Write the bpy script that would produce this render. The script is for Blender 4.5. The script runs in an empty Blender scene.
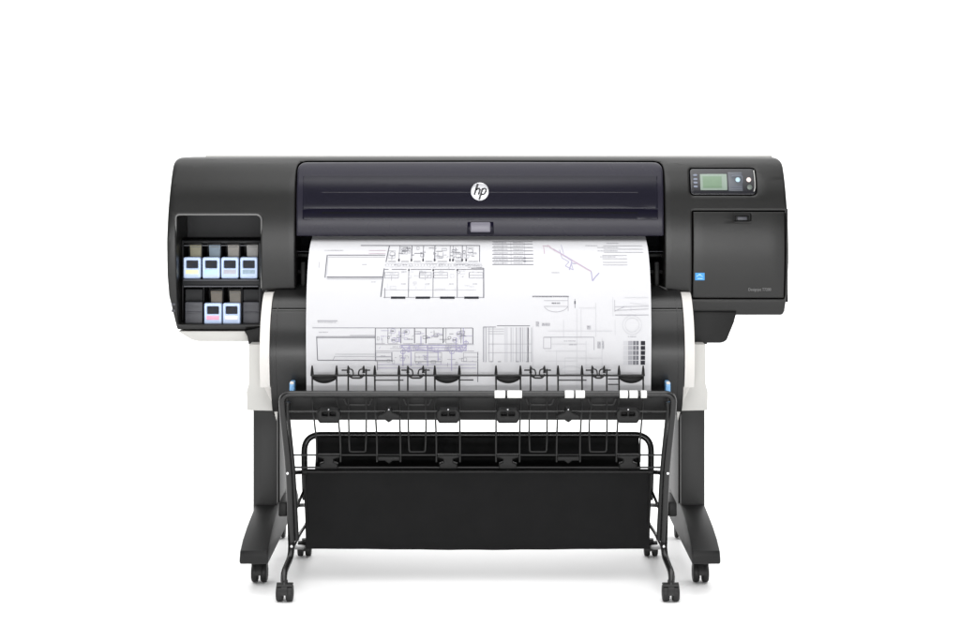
import bpy, bmesh, math, random
from mathutils import Vector, Matrix
random.seed(4)
R = math.radians
scene = bpy.context.scene
col = scene.collection

# ------------------------------------------------------------------ camera
D = 5.0          # metres from the camera to the printer's front plane (Y = 0)
S = 0.0028       # metres per photo pixel on that plane
EYE = 1.24       # camera height
cam_d = bpy.data.cameras.new('camera')
cam = bpy.data.objects.new('camera', cam_d); col.objects.link(cam)
cam.location = (0, -D, EYE); cam.rotation_euler = (R(90), 0, 0)
cam_d.sensor_width = 36; cam_d.lens = 36 * D / (960 * S)
cam_d.shift_y = -(320.5 - 130) / 960
cam_d.clip_start = 0.05; cam_d.clip_end = 2000
scene.camera = cam

# ------------------------------------------------------------------ white studio surround
world = bpy.data.worlds.new('World'); scene.world = world; world.use_nodes = True
nt = world.node_tree; nt.nodes.clear()
wo = nt.nodes.new('ShaderNodeOutputWorld'); bg = nt.nodes.new('ShaderNodeBackground')
tc = nt.nodes.new('ShaderNodeTexCoord'); sp = nt.nodes.new('ShaderNodeSeparateXYZ')
nt.links.new(tc.outputs['Generated'], sp.inputs[0])
def ramp(inp, pts):
    r = nt.nodes.new('ShaderNodeValToRGB'); m = nt.nodes.new('ShaderNodeMapRange')
    m.inputs['From Min'].default_value = -1; m.inputs['From Max'].default_value = 1
    nt.links.new(inp, m.inputs['Value']); nt.links.new(m.outputs[0], r.inputs[0])
    el = r.color_ramp.elements
    while len(el) > 1: el.remove(el[-1])
    el[0].position = pts[0][0]; el[0].color = (pts[0][1],) * 3 + (1,)
    for p, v in pts[1:]:
        e = el.new(p); e.color = (v, v, v, 1)
    return r
# the room: white wall behind the printer, darker studio on the camera's side, bright ceiling
ry = ramp(sp.outputs['Y'], [(0.0, 0.05), (0.42, 0.10), (0.60, 1.15), (1.0, 1.15)])
rz = ramp(sp.outputs['Z'], [(0.0, 0.24), (0.5, 0.0), (0.66, 0.02), (0.9, 0.45), (1.0, 0.45)])
ad = nt.nodes.new('ShaderNodeMixRGB'); ad.blend_type = 'ADD'; ad.inputs[0].default_value = 1
nt.links.new(ry.outputs[0], ad.inputs[1]); nt.links.new(rz.outputs[0], ad.inputs[2])
nt.links.new(ad.outputs[0], bg.inputs['Color']); bg.inputs['Strength'].default_value = 2.2
nt.links.new(bg.outputs[0], wo.inputs[0])

def area(name, loc, target, sx, sy, power):
    l = bpy.data.lights.new(name, 'AREA'); l.shape = 'RECTANGLE'; l.size = sx; l.size_y = sy; l.energy = power
    o = bpy.data.objects.new(name, l); col.objects.link(o); o.location = loc
    d = Vector(target) - Vector(loc); o.rotation_euler = d.to_track_quat('-Z', 'Y').to_euler()
    return o
area('overhead_softbox', (0, -1.0, 3.5), (0, 0.0, 0), 2.4, 3.6, 85)
area('front_softbox', (-0.2, -4.8, 4.3), (0, 0, 0.5), 2.4, 1.2, 48)
area('strip_softbox', (0.0, -5.8, 0.60), (0, 0, 0.93), 4.0, 0.24, 150)
scene.view_settings.view_transform = 'Standard'; scene.view_settings.look = 'None'
scene.view_settings.exposure = 0; scene.view_settings.gamma = 1
scene.render.engine = 'CYCLES'

# ------------------------------------------------------------------ helpers
def kk(Y): return (D + Y) / D
def wx(px, Y=0): return (px - 480) * S * kk(Y)
def wz(py, Y=0): return EYE + (130 - py) * S * kk(Y)
def W(px, py, Y=0): return Vector((wx(px, Y), Y, wz(py, Y)))
def interp(tab, v):
    if v <= tab[0][0]: return tab[0][1]
    n = len(tab)
    for i in range(n - 1):
        if v <= tab[i + 1][0]:
            x0, y0 = tab[i]; x1, y1 = tab[i + 1]
            d = (y1 - y0) / (x1 - x0)
            m0 = d if i == 0 else 0.5 * (d + (y0 - tab[i - 1][1]) / (x0 - tab[i - 1][0]))
            m1 = d if i == n - 2 else 0.5 * (d + (tab[i + 2][1] - y1) / (tab[i + 2][0] - x1))
            t = (v - x0) / (x1 - x0); h = x1 - x0
            return ((2*t**3 - 3*t*t + 1) * y0 + (t**3 - 2*t*t + t) * h * m0 + (-2*t**3 + 3*t*t) * y1 + (t**3 - t*t) * h * m1)
    return tab[-1][1]

def mat(name, color, rough=0.5, metal=0.0, spec=0.5, coat=0.0, bump=0.0, bscale=300, var=0.0, vscale=8, emit=0, sheen=0, rvar=0.0):
    m = bpy.data.materials.new(name); m.use_nodes = True
    n = m.node_tree.nodes; l = m.node_tree.links; p = n['Principled BSDF']
    c = color if len(color) == 4 else tuple(color) + (1,)
    p.inputs['Base Color'].default_value = c
    p.inputs['Roughness'].default_value = rough; p.inputs['Metallic'].default_value = metal
    p.inputs['Specular IOR Level'].default_value = spec
    p.inputs['Coat Weight'].default_value = coat; p.inputs['Coat Roughness'].default_value = 0.08
    if sheen: p.inputs['Sheen Weight'].default_value = sheen
    if emit:
        p.inputs['Emission Color'].default_value = c; p.inputs['Emission Strength'].default_value = emit
    t = n.new('ShaderNodeTexCoord')
    if var:
        z = n.new('ShaderNodeTexNoise'); z.inputs['Scale'].default_value = vscale; z.inputs['Detail'].default_value = 5
        l.new(t.outputs['Object'], z.inputs['Vector'])
        mx = n.new('ShaderNodeMixRGB'); mx.inputs[1].default_value = tuple(x * (1 - var) for x in c[:3]) + (1,)
        mx.inputs[2].default_value = tuple(min(1, x * (1 + var)) for x in c[:3]) + (1,)
        l.new(z.outputs['Fac'], mx.inputs[0]); l.new(mx.outputs[0], p.inputs['Base Color'])
    if rvar:
        z = n.new('ShaderNodeTexNoise'); z.inputs['Scale'].default_value = 5; z.inputs['Detail'].default_value = 6
        l.new(t.outputs['Object'], z.inputs['Vector'])
        r = n.new('ShaderNodeMapRange'); r.inputs['To Min'].default_value = rough - rvar; r.inputs['To Max'].default_value = rough + rvar
        l.new(z.outputs['Fac'], r.inputs['Value']); l.new(r.outputs[0], p.inputs['Roughness'])
    if bump:
        z = n.new('ShaderNodeTexNoise'); z.inputs['Scale'].default_value = bscale; z.inputs['Detail'].default_value = 3
        l.new(t.outputs['Object'], z.inputs['Vector'])
        b = n.new('ShaderNodeBump'); b.inputs['Strength'].default_value = bump; b.inputs['Distance'].default_value = 0.002
        l.new(z.outputs['Fac'], b.inputs['Height']); l.new(b.outputs[0], p.inputs['Normal'])
    return m

M = dict(
    shell=mat('charcoal_plastic', (0.007, 0.007, 0.0067), 0.33, spec=0.3, bump=0.10, bscale=900, var=0.1, rvar=0.03),
    dark=mat('black_plastic', (0.004, 0.004, 0.004), 0.45, spec=0.18, bump=0.1, bscale=900),
    void=mat('matt_black', (0.003, 0.003, 0.004), 0.8, spec=0.1),
    bay=mat('bay_plastic', (0.009, 0.0095, 0.011), 0.5, spec=0.25),
    cover=mat('slot_cover_plastic', (0.035, 0.036, 0.044), 0.45, spec=0.4),
    lid=mat('violet_smoked_plastic', (0.0115, 0.0105, 0.018), 0.28, spec=0.17, rvar=0.03),
    window=mat('smoked_window', (0.006, 0.0055, 0.011), 0.24, spec=0.18),
    windowd=mat('smoked_window_lower', (0.003, 0.0025, 0.008), 0.2, spec=0.12),
    drum=mat('roll_cover_plastic', (0.010, 0.010, 0.010), 0.33, spec=0.32, rvar=0.03, bump=0.08, bscale=900),
    pale=mat('pale_grey_plastic', (0.41, 0.405, 0.388), 0.45, spec=0.4, bump=0.05, bscale=900, var=0.03),
    palew=mat('warm_white_plastic', (0.52, 0.505, 0.485), 0.45, spec=0.4, var=0.03),
    stand=mat('stand_powder_coat', (0.022, 0.022, 0.022), 0.5, spec=0.25, bump=0.15, bscale=700, var=0.1),
    foot=mat('foot_powder_coat', (0.006, 0.006, 0.006), 0.5, spec=0.2, bump=0.15, bscale=700, var=0.1),
    tube=mat('black_enamel_tube', (0.006, 0.006, 0.006), 0.26, spec=0.36),
    wire=mat('black_wire', (0.008, 0.008, 0.008), 0.33, spec=0.3),
    cloth=None,
    rubber=mat('caster_rubber', (0.014, 0.014, 0.014), 0.5, spec=0.25),
    bolt=mat('bright_bolt', (0.75, 0.75, 0.75), 0.25, metal=0.8),
    metal=mat('grey_metal', (0.25, 0.25, 0.26), 0.3, metal=1.0),
    silver=mat('silver_badge', (0.42, 0.42, 0.44), 0.3, metal=0.5, spec=0.6),
    ink=mat('badge_black', (0.01, 0.01, 0.012), 0.5),
    blue=mat('blue_lever', (0.16, 0.36, 0.62), 0.35),
    label=mat('blue_label', (0.02, 0.22, 0.52), 0.5),
    labelw=mat('label_print', (0.35, 0.60, 0.80), 0.5),
    cart=mat('pale_blue_holder', (0.42, 0.52, 0.72), 0.35, spec=0.5),
    chipwin=mat('chip_window', (0.003, 0.004, 0.009), 0.4, spec=.2),
    screen=mat('lcd_green', (0.10, 0.16, 0.10), 0.35, var=0.1, vscale=60),
    screenb=mat('lcd_border', (0.16, 0.205, 0.17), 0.35),
    keypad=mat('keypad', (0.045, 0.050, 0.062), 0.35),
    panelblk=mat('control_black', (0.006, 0.006, 0.009), 0.25),
    btn=mat('button_grey', (0.12, 0.135, 0.18), 0.4),
    btnb=mat('button_pale_blue', (0.30, 0.42, 0.48), 0.3),
    btnr=mat('button_pale_pink', (0.62, 0.52, 0.50), 0.3),
    btnd=mat('button_dark_green', (0.06, 0.075, 0.065), 0.35),
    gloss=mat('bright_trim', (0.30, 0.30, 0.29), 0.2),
    text=mat('printed_text', (0.13, 0.13, 0.13), 0.5),
    paper=mat('bond_paper', (0.465, 0.465, 0.48), 0.75, spec=0.15, bump=0.35, bscale=5),
    sleeve=mat('white_sleeve', (0.60, 0.60, 0.585), 0.55),
    floor=mat('studio_floor', (0.86, 0.86, 0.86), 0.55, spec=0.25),
    l_dark=mat('ink_dark', (0.02, 0.02, 0.025), 0.8, spec=0.1),
    l_mid=mat('ink_grey', (0.12, 0.12, 0.135), 0.8, spec=0.1),
    l_lite=mat('ink_light', (0.27, 0.27, 0.29), 0.8, spec=0.1),
    l_pale=mat('ink_pale', (0.415, 0.415, 0.435), 0.8, spec=0.1),
    l_violet=mat('ink_violet', (0.28, 0.265, 0.37), 0.8, spec=0.1),
    l_pink=mat('ink_pink', (0.37, 0.29, 0.34), 0.8, spec=0.1),
)
def cloth_mat():
    m = mat('woven_black_fabric', (0.0175, 0.0175, 0.018), 0.85, spec=0.2, var=0.12, vscale=14)
    n = m.node_tree.nodes; l = m.node_tree.links; p = n['Principled BSDF']
    t = n.new('ShaderNodeTexCoord'); a = n.new('ShaderNodeTexWave'); a.inputs['Scale'].default_value = 260; a.bands_direction = 'X'
    b = n.new('ShaderNodeTexWave'); b.inputs['Scale'].default_value = 260; b.bands_direction = 'Z'
    f = n.new('ShaderNodeTexNoise'); f.inputs['Scale'].default_value = 7; f.inputs['Detail'].default_value = 2
    for q in (a, b, f): l.new(t.outputs['Object'], q.inputs['Vector'])
    s = n.new('ShaderNodeMath'); s.operation = 'ADD'; l.new(a.outputs['Fac'], s.inputs[0]); l.new(b.outputs['Fac'], s.inputs[1])
    b1 = n.new('ShaderNodeBump'); b1.inputs['Strength'].default_value = 0.25; b1.inputs['Distance'].default_value = 0.001
    b2 = n.new('ShaderNodeBump'); b2.inputs['Strength'].default_value = 0.5; b2.inputs['Distance'].default_value = 0.012
    l.new(s.outputs[0], b1.inputs['Height']); l.new(f.outputs['Fac'], b2.inputs['Height'])
    l.new(b2.outputs[0], b1.inputs['Normal']); l.new(b1.outputs[0], p.inputs['Normal'])
    return m
M['cloth'] = cloth_mat()

def world_loc(o):
    v = Vector((0, 0, 0))
    while o is not None:
        v = v + Vector(o.location); o = o.parent
    return v
def obj(name, bm, m, parent=None, angle=32, label=None):
    me = bpy.data.meshes.new(name)
    bmesh.ops.recalc_face_normals(bm, faces=bm.faces[:])
    for f in bm.faces: f.smooth = True
    o = bpy.data.objects.new(name, me)
    if parent is not None:
        off = world_loc(parent)
        for v in bm.verts: v.co = v.co - off
        o.parent = parent
    bm.to_mesh(me); bm.free()
    me.set_sharp_from_angle(angle=R(angle))
    me.materials.append(m); col.objects.link(o)
    if label: o['label'] = label
    return o
def thing(name, label, cat, loc=(0, 0, 0), group=None):
    o = bpy.data.objects.new(name, None); col.objects.link(o); o.location = loc
    o['label'] = label; o['category'] = cat
    if group: o['group'] = group
    o.empty_display_size = 0.1
    return o
def NB(): return bmesh.new()

def merge(bm, src):
    me = bpy.data.meshes.new('tmp'); src.to_mesh(me); src.free(); bm.from_mesh(me); bpy.data.meshes.remove(me)
def box(bm, x0, x1, y0, y1, z0, z1, bev=0.0, seg=2):
    b = bmesh.new(); bmesh.ops.create_cube(b, size=1)
    for v in b.verts:
        v.co = Vector(((x0 + x1) / 2 + v.co.x * abs(x1 - x0), (y0 + y1) / 2 + v.co.y * abs(y1 - y0), (z0 + z1) / 2 + v.co.z * abs(z1 - z0)))
    if bev: bmesh.ops.bevel(b, geom=b.edges[:], offset=bev, segments=seg, profile=0.5, affect='EDGES')
    merge(bm, b); return bm
def pbox(bm, px0, py0, px1, py1, Y0, Y1, bev=0.0, seg=2):
    """box whose FRONT face (at Y0) covers the photo rectangle"""
    return box(bm, wx(px0, Y0), wx(px1, Y0), Y0, Y1, wz(py1, Y0), wz(py0, Y0), bev, seg)
def fillet(pts, rads, n=8):
    pts = [Vector(p) for p in pts]; out = [pts[0]]
    if not isinstance(rads, (list, tuple)): rads = [rads] * (len(pts) - 2)
    for i in range(1, len(pts) - 1):
        p, a, b = pts[i], pts[i - 1], pts[i + 1]; r = rads[i - 1]
        r = min(r, 0.49 * (p - a).length, 0.49 * (b - p).length)
        if r < 1e-5: out.append(p); continue
        s = p + (a - p).normalized() * r; e = p + (b - p).normalized() * r
        for k in range(n + 1):
            t = k / n; out.append((1 - t)**2 * s + 2 * t * (1 - t) * p + t * t * e)
    out.append(pts[-1]); return out
def tube(bm, pts, r, n=10, r_end=None, sx=1.0):
    pts = [Vector(p) for p in pts]; rings = []; prev = None
    for i, p in enumerate(pts):
        a = pts[max(0, i - 1)]; b = pts[min(len(pts) - 1, i + 1)]; d = (b - a).normalized()
        if prev is None:
            u = Vector((0, 1, 0)) if abs(d.y) < 0.9 else Vector((1, 0, 0))
        else: u = prev
        u = (u - d * u.dot(d)).normalized(); w = d.cross(u); prev = u
        rr_ = r if r_end is None else r + (r_end - r) * i / (len(pts) - 1)
        rings.append([bm.verts.new(p + (u * math.cos(2 * math.pi * k / n) + w * sx * math.sin(2 * math.pi * k / n)) * rr_) for k in range(n)])
    for a, b in zip(rings, rings[1:]):
        for k in range(n): bm.faces.new((a[k], a[(k + 1) % n], b[(k + 1) % n], b[k]))
    bm.faces.new(rings[0][::-1]); bm.faces.new(rings[-1])
def disc(bm, c, r, depth, axis='Y', n=28, bev=0.0):
    b = bmesh.new()
    bmesh.ops.create_cone(b, cap_ends=True, segments=n, radius1=r, radius2=r, depth=depth)
    if bev: bmesh.ops.bevel(b, geom=[e for e in b.edges if len(e.link_faces) == 2 and any(len(f.verts) > 4 for f in e.link_faces)], offset=bev, segments=3, profile=0.5, affect='EDGES')
    if axis == 'Y': bmesh.ops.rotate(b, verts=b.verts[:], matrix=Matrix.Rotation(R(90), 3, 'X'))
    if axis == 'X': bmesh.ops.rotate(b, verts=b.verts[:], matrix=Matrix.Rotation(R(90), 3, 'Y'))
    bmesh.ops.translate(b, verts=b.verts[:], vec=Vector(c)); merge(bm, b)

def rr(x0, y0, x1, y1, r, n=5):
    """rounded rectangle in photo coordinates; r = one radius or (tl, tr, br, bl)"""
    if not isinstance(r, (tuple, list)): r = (r,) * 4
    out = []
    for (cx, cy, a0), q in zip(((x0 + r[0], y0 + r[0], 180), (x1 - r[1], y0 + r[1], 270), (x1 - r[2], y1 - r[2], 0), (x0 + r[3], y1 - r[3], 90)), r):
        if q < 0.01: out.append((cx, cy)); continue
        for k in range(n + 1):
            a = R(a0 + 90 * k / n); out.append((cx + q * math.cos(a), cy + q * math.sin(a)))
    return out
def corner(p, a, b, r, n=5):
    return [(v.x, v.y) for v in fillet([Vector((a[0], a[1], 0)), Vector((p[0], p[1], 0)), Vector((b[0], b[1], 0))], r, n)[1:-1]]
def poly(pts):
    """pts: (x, y) or (x, y, r) -> outline with rounded corners"""
    out = []; n = len(pts)
    for i, p in enumerate(pts):
        if len(p) == 3: out += corner(p, pts[i - 1], pts[(i + 1) % n], p[2])
        else: out.append((p[0], p[1]))
    return out
def panel(name, outer, m, parent, Yref=0.0, fn=None, thick=0.01, rnd=2.0, step=6, holes=(), label=None, closed=True, hole_round=None):
    """a moulded panel: photo-shaped outline, curved by fn (metres back), edges rolled over by rnd pixels, real thickness"""
    bm = bmesh.new(); loops = [outer] + list(holes)
    edges = []
    for lp in loops:
        vs = [bm.verts.new((x, 0, -y)) for x, y in lp]
        edges += [bm.edges.new((vs[i], vs[(i + 1) % len(vs)])) for i in range(len(vs))]
    bmesh.ops.triangle_fill(bm, use_beauty=True, use_dissolve=False, edges=edges, normal=(0, -1, 0))
    segs = []
    for lp in loops:
        for i in range(len(lp)): segs.append((lp[i], lp[(i + 1) % len(lp)]))
    if rnd:
        last = 0
        for f in (0.06, 0.22, 0.5, 1.0):
            bmesh.ops.inset_region(bm, faces=bm.faces[:] if last == 0 else inner, thickness=(f - last) * rnd, depth=0, use_boundary=True, use_even_offset=True)
            if last == 0:
                pass
            # inner faces are those not touching the outermost ring just made
            ring_v = set()
            for fc in bm.faces: fc.tag = False
            inner = [fc for fc in bm.faces if all(_dist(v.co, segs) >= f * rnd * 0.93 for v in fc.verts)]
            last = f
            if not inner: break
    xs = [p[0] for p in outer]; ys = [p[1] for p in outer]
    if step:
        y = math.floor(min(ys) / step) * step + step
        while y < max(ys):
            bmesh.ops.bisect_plane(bm, geom=bm.verts[:] + bm.edges[:] + bm.faces[:], plane_co=(0, 0, -y), plane_no=(0, 0, 1), dist=0.02); y += step
        sx = step * 4
        x = math.floor(min(xs) / sx) * sx + sx
        while x < max(xs):
            bmesh.ops.bisect_plane(bm, geom=bm.verts[:] + bm.edges[:] + bm.faces[:], plane_co=(x, 0, 0), plane_no=(1, 0, 0), dist=0.02); x += sx
    k = kk(Yref)
    for v in bm.verts:
        px, py = v.co.x, -v.co.z; dy = fn(px, py) if fn else 0.0
        if rnd:
            d = _dist(v.co, segs)
            if d < rnd:
                t = 1 - d / rnd; dy += rnd * S * (1 - math.sqrt(max(0, 1 - t * t)))
        v.co = Vector(((px - 480) * S * k, Yref + dy, EYE + (130 - py) * S * k))
    be = [e for e in bm.edges if len(e.link_faces) == 1]
    ex = bmesh.ops.extrude_edge_only(bm, edges=be)
    nv = [g for g in ex['geom'] if isinstance(g, bmesh.types.BMVert)]
    for v in nv: v.co.y = Yref + thick
    if closed:
        ne = [g for g in ex['geom'] if isinstance(g, bmesh.types.BMEdge) and len(g.link_faces) == 1]
        bmesh.ops.triangle_fill(bm, use_beauty=True, edges=ne, normal=(0, 1, 0))
    return obj(name, bm, m, parent, label=label)
def _dist(co, segs):
    x, y = co.x, -co.z; best = 1e9
    for (ax, ay), (bx, by) in segs:
        dx, dy = bx - ax, by - ay; L = dx * dx + dy * dy
        t = 0 if L == 0 else max(0, min(1, ((x - ax) * dx + (y - ay) * dy) / L))
        q = (ax + t * dx - x)**2 + (ay + t * dy - y)**2
        if q < best: best = q
    return math.sqrt(best)
def sweep(bm, prof, x0, x1, thick_to=None, segs=1):
    """profile [(Y, Z)] extruded along X, closed as a solid polygon"""
    rings = []
    for i in range(segs + 1):
        x = x0 + (x1 - x0) * i / segs
        rings.append([bm.verts.new((x, y, z)) for y, z in prof])
    n = len(prof)
    for a, b in zip(rings, rings[1:]):
        for i in range(n): bm.faces.new((a[i], a[(i + 1) % n], b[(i + 1) % n], b[i]))
    bm.faces.new(rings[0]); bm.faces.new(rings[-1][::-1])

# ------------------------------------------------------------------ floor
b = NB(); bmesh.ops.create_grid(b, x_segments=4, y_segments=4, size=300)
fl = obj('floor', b, M['floor']); fl['kind'] = 'structure'

# ------------------------------------------------------------------ the printer
PR = thing('large_format_printer', 'wide black and charcoal roll plotter on a wheeled stand, with green display and ink bay', 'printer', (0, 0.2, 0))
TAB = [(155, .085), (158, .068), (162, .052), (168, .037), (176, .024), (190, .010), (208, .001), (228, -.005), (250, -.005), (272, .001), (292, .010), (312, .021), (334, .036)]
def shell_fn(px, py): return interp(TAB, py)

outer = poly([(171, 157.5, 9), (330, 156.8), (480, 156.6), (630, 156.8), (785, 157.5, 10), (786.5, 190), (788, 220), (788.6, 262), (788, 292), (786, 312), (784, 316, 4), (691, 316, 1.5), (691, 294, 1.5),
              (664.5, 289.5, 1), (664.5, 161.6, 9), (480, 161.2), (295.5, 161.6, 9), (295.5, 289.5, 1), (262.5, 291, 1.5), (262.5, 331, 1.5),
              (175, 331, 2), (172, 316), (170, 306), (168, 296), (167, 275), (167, 240), (168, 210), (169.5, 185)])
bay_hole = rr(176.5, 215.5, 260.5, 325.5, (3, 5, 2, 2))
door_hole = rr(692.2, 211, 785.4, 299.2, 1.2)
lcd_hole = rr(690.4, 168.2, 757, 195.6, 4)
shell = panel('front_shell', outer, M['shell'], PR, 0.0, shell_fn, 0.30, 2.0, 4, holes=[bay_hole, door_hole, lcd_hole])
# the bay's moulded rim; its highlight is put into a lighter colour
b = NB()
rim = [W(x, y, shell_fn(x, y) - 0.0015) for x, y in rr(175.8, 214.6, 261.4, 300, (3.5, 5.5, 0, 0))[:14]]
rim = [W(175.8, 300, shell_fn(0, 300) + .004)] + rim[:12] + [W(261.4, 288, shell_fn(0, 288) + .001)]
tube(b, rim, 0.0023, 8); obj('bay_rim', b, mat('rim_highlight', (.10, .10, .098), .3), PR)

# rear housing and pale top cover
b = NB(); box(b, wx(171), wx(785), 0.302, 0.58, wz(300), wz(158.5), 0.02, 3); obj('rear_housing', b, M['dark'], PR)
b = NB(); box(b, wx(200), wx(778), 0.09, 0.56, wz(160), wz(155.2), 0.006, 3); obj('top_cover', b, M['pale'], PR)

def ribbon(bm, pts, w, Y, depth=0.0012):
    """flat raised stroke in the XZ plane, pts in photo px"""
    pts = [Vector((p[0], p[1])) for p in pts]; L = []; Rr = []
    for i, p in enumerate(pts):
        d = (pts[min(len(pts) - 1, i + 1)] - pts[max(0, i - 1)]).normalized(); n = Vector((-d.y, d.x)) * (w / 2)
        L.append(p + n); Rr.append(p - n)
    def vv(q, y): return bm.verts.new(Vector((wx(q.x, Y), y, wz(q.y, Y))))
    rings = [[vv(a, Y), vv(c, Y), vv(c, Y + depth), vv(a, Y + depth)] for a, c in zip(L, Rr)]
    for a, c in zip(rings, rings[1:]):
        for k in range(4): bm.faces.new((a[k], a[(k + 1) % 4], c[(k + 1) % 4], c[k]))
    bm.faces.new(rings[0]); bm.faces.new(rings[-1][::-1])
# lid
LT = [(160, .052), (163, .040), (168, .026), (174, .015), (182, .006), (195, -.002), (210, -.007), (222, -.009), (237, -.006)]
def lid_fn(px, py): return interp(LT, py)
lid = panel('front_lid', poly([(296.6, 162.6, 9), (480, 162.2), (663.4, 162.6, 9), (663.4, 236, 1.5), (296.6, 236, 1.5)]), M['lid'], PR, 0.0, lid_fn, 0.055, 1.6, 4)
panel('lid_window', rr(302.8, 175.3, 657.7, 208.4, (1.5, 1.5, 0.1, 0.1)), M['window'], lid, -0.0005, lid_fn, 0.03, 0.3, 4)
panel('lid_window', rr(302.8, 208.5, 657.7, 219.7, (0.1, 0.1, 1.5, 1.5)), M['windowd'], lid, -0.0005, lid_fn, 0.03, 0.3, 3)
for (py, w_, m_) in ((192.3, .22, mat('rib_violet', (0.010, 0.009, 0.016), 0.3, spec=0.2)), (212.8, .8, M['void'])):
    b = NB(); ribbon(b, [(322 + 316 * k / 8, py) for k in range(9)], w_ * 2, lid_fn(0, py) - .0009, .001); obj('window_rib', b, m_, lid)
lt = panel('lid_latch', rr(470.3, 222.3, 490.6, 232.3, 1.4), mat('latch_grey', (0.10, 0.095, 0.12), 0.35), lid, -0.0145, None, 0.01, 1.2, 0)
b = NB(); pbox(b, 467.2, 221.6, 493.8, 234.4, lid_fn(0, 226) - .0020, .01, 0.003); obj('latch_recess', b, M['windowd'], lid)
# maker's badge: silver disc with slanted letters
b = NB(); yb = lid_fn(0, 192) - 0.0
disc(b, W(479.8, 191.6, yb - .002), 9.1 * S, 0.008, 'Y', 48, 0.0025)
badge = obj('round_badge', b, M['silver'], lid)
b = NB(); cx, cy = 479.8, 191.6; Yl = yb - 0.0068
def hp(u, v): return (cx + u * 1.25 + 0.32 * v, cy - v)      # slanted local frame, px
ribbon(b, [hp(-3.6, -3.2), hp(-3.6, 8.0)], 2.0, Yl)
ribbon(b, [hp(-3.4, 1.6), hp(-2.4, 2.9), hp(-1.0, 3.0), hp(-0.35, 2.0), hp(-0.4, -3.2)], 1.9, Yl)
ribbon(b, [hp(1.5, 3.3), hp(1.5, -8.0)], 2.0, Yl)
ribbon(b, [hp(1.7, 2.6), hp(3.2, 3.1), hp(4.5, 2.4), hp(4.8, 0.0), hp(4.2, -2.2), hp(3.0, -2.9), hp(1.7, -2.5)], 1.8, Yl)
obj('badge_letters', b, M['ink'], badge)

# mouth of the printer under the lid
b = NB(); pbox(b, 294, 160, 666, 292, 0.16, 0.30); obj('mouth_back', b, M['void'], PR)
b = NB(); tube(b, [W(296, 251.5, .05), W(664, 251.5, .05)], 0.0012, 8)
obj('paper_rail', b, M['cover'], PR)
for y0, y1, Y in ((253.5, 257, .07), (270, 274, .075)):
    b = NB(); pbox(b, 296.5, y0, 663.5, y1, Y, .15, 0.002); obj('platen_bar', b, M['dark'], PR)
for x in (303, 657): b = NB(); pbox(b, x - 2.5, 262, x + 2.5, 289, .05, .15, 0.003); obj('edge_guide', b, M['dark'], PR)

# roll cover (the rounded lower front) and its pale end plates
DP = [(288, .070), (289.5, .035), (292, .008), (296, -.020), (301, -.041), (307, -.058), (314, -.074), (324, -.090), (336, -.101), (350, -.107), (364, -.105), (378, -.097), (392, -.083), (402, -.068), (412, -.045), (417, -.02), (419, 0.02)]
def drum_prof(grow=0.0, y0=288, y1=419, notch=True):
    pr = []
    py = y0
    while py <= y1 + 0.01:
        Y = interp(DP, py) - grow
        z = wz(py, -0.05)
        if notch and 308.2 < py < 310.8: Y += 0.004
        pr.append((Y, z)); py += 0.85
    pr += [(0.10, wz(y1, -.05)), (0.10, wz(y0, -.05))]
    return pr
b = NB(); sweep(b, drum_prof(), wx(272.5, -.05), wx(681.8, -.05)); drum = obj('roll_cover', b, M['drum'], PR)
b = NB(); tube(b, [(wx(272.6, -.05), interp(DP, 309.5) + .0005, wz(309.5, -.05)), (wx(681.7, -.05), interp(DP, 309.5) + .0005, wz(309.5, -.05))], 0.0011, 6)
obj('cover_seam', b, mat('seam_grey', (.09, .09, .088), .4), drum)
for x in (278, 676.5):
    b = NB(); sweep(b, drum_prof(0.0016, 291, 416, False), wx(x - .4, -.05), wx(x + .4, -.05))
    obj('cover_ridge', b, M['drum'], drum)
for sgn in (-1, 1):
    c = 477.2
    a0, a1 = (205.3, 214.8)
    b = NB()
    pr = drum_prof(0.006, 294, 385, False)
    x0, x1 = sorted((wx(c + sgn * a0, -.05), wx(c + sgn * a1, -.05)))
    sweep(b, pr, x0, x1)
    bmesh.ops.bevel(b, geom=[e for e in b.edges if abs(e.verts[0].co.x - e.verts[1].co.x) < 1e-6 and e.calc_length() < 0.02], offset=0.0015, segments=2, profile=.5, affect='EDGES')
    obj('end_plate', b, M['palew'], PR)
    # stand bracket: pale casting that carries the printer
    def bx_(pts, Y0, Y1, m, nm, r=0.8, par=PR):
        q = [(c + sgn * (p[0]), p[1]) + tuple(p[2:]) for p in pts]
        if sgn < 0: q = q[::-1]
        return panel(nm, poly(q), m, par, Y0, None, Y1 - Y0, r, 0)
    bx_([(213.8, 344.5), (228.4, 344.5, 1), (228.6, 384), (230.8, 392), (230.4, 410.5, 1), (202, 411, 1), (206, 396), (213.8, 384)], -0.045, 0.20, M['pale'], 'stand_bracket', 1.2)
    bx_([(205.4, 366), (213.6, 366), (213.6, 386), (204.6, 404), (202.5, 409)], -0.056, 0.05, M['palew'], 'bracket_rib', 0.8)
    # black neck between cabinet and bracket
    if sgn > 0:
        bx_([(213.9, 312), (259.5, 312), (257, 322), (249.5, 340.5, 2), (245, 343, 3), (230, 343), (230, 344.4), (213.9, 344.4)], 0.012, 0.30, M['dark'], 'cabinet_underside', 1.2)
    else:
        bx_([(214.9, 327), (233, 331), (230, 336), (228.6, 344.4), (214.9, 344.4)], 0.012, 0.30, M['dark'], 'cabinet_underside', 0.8)
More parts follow.
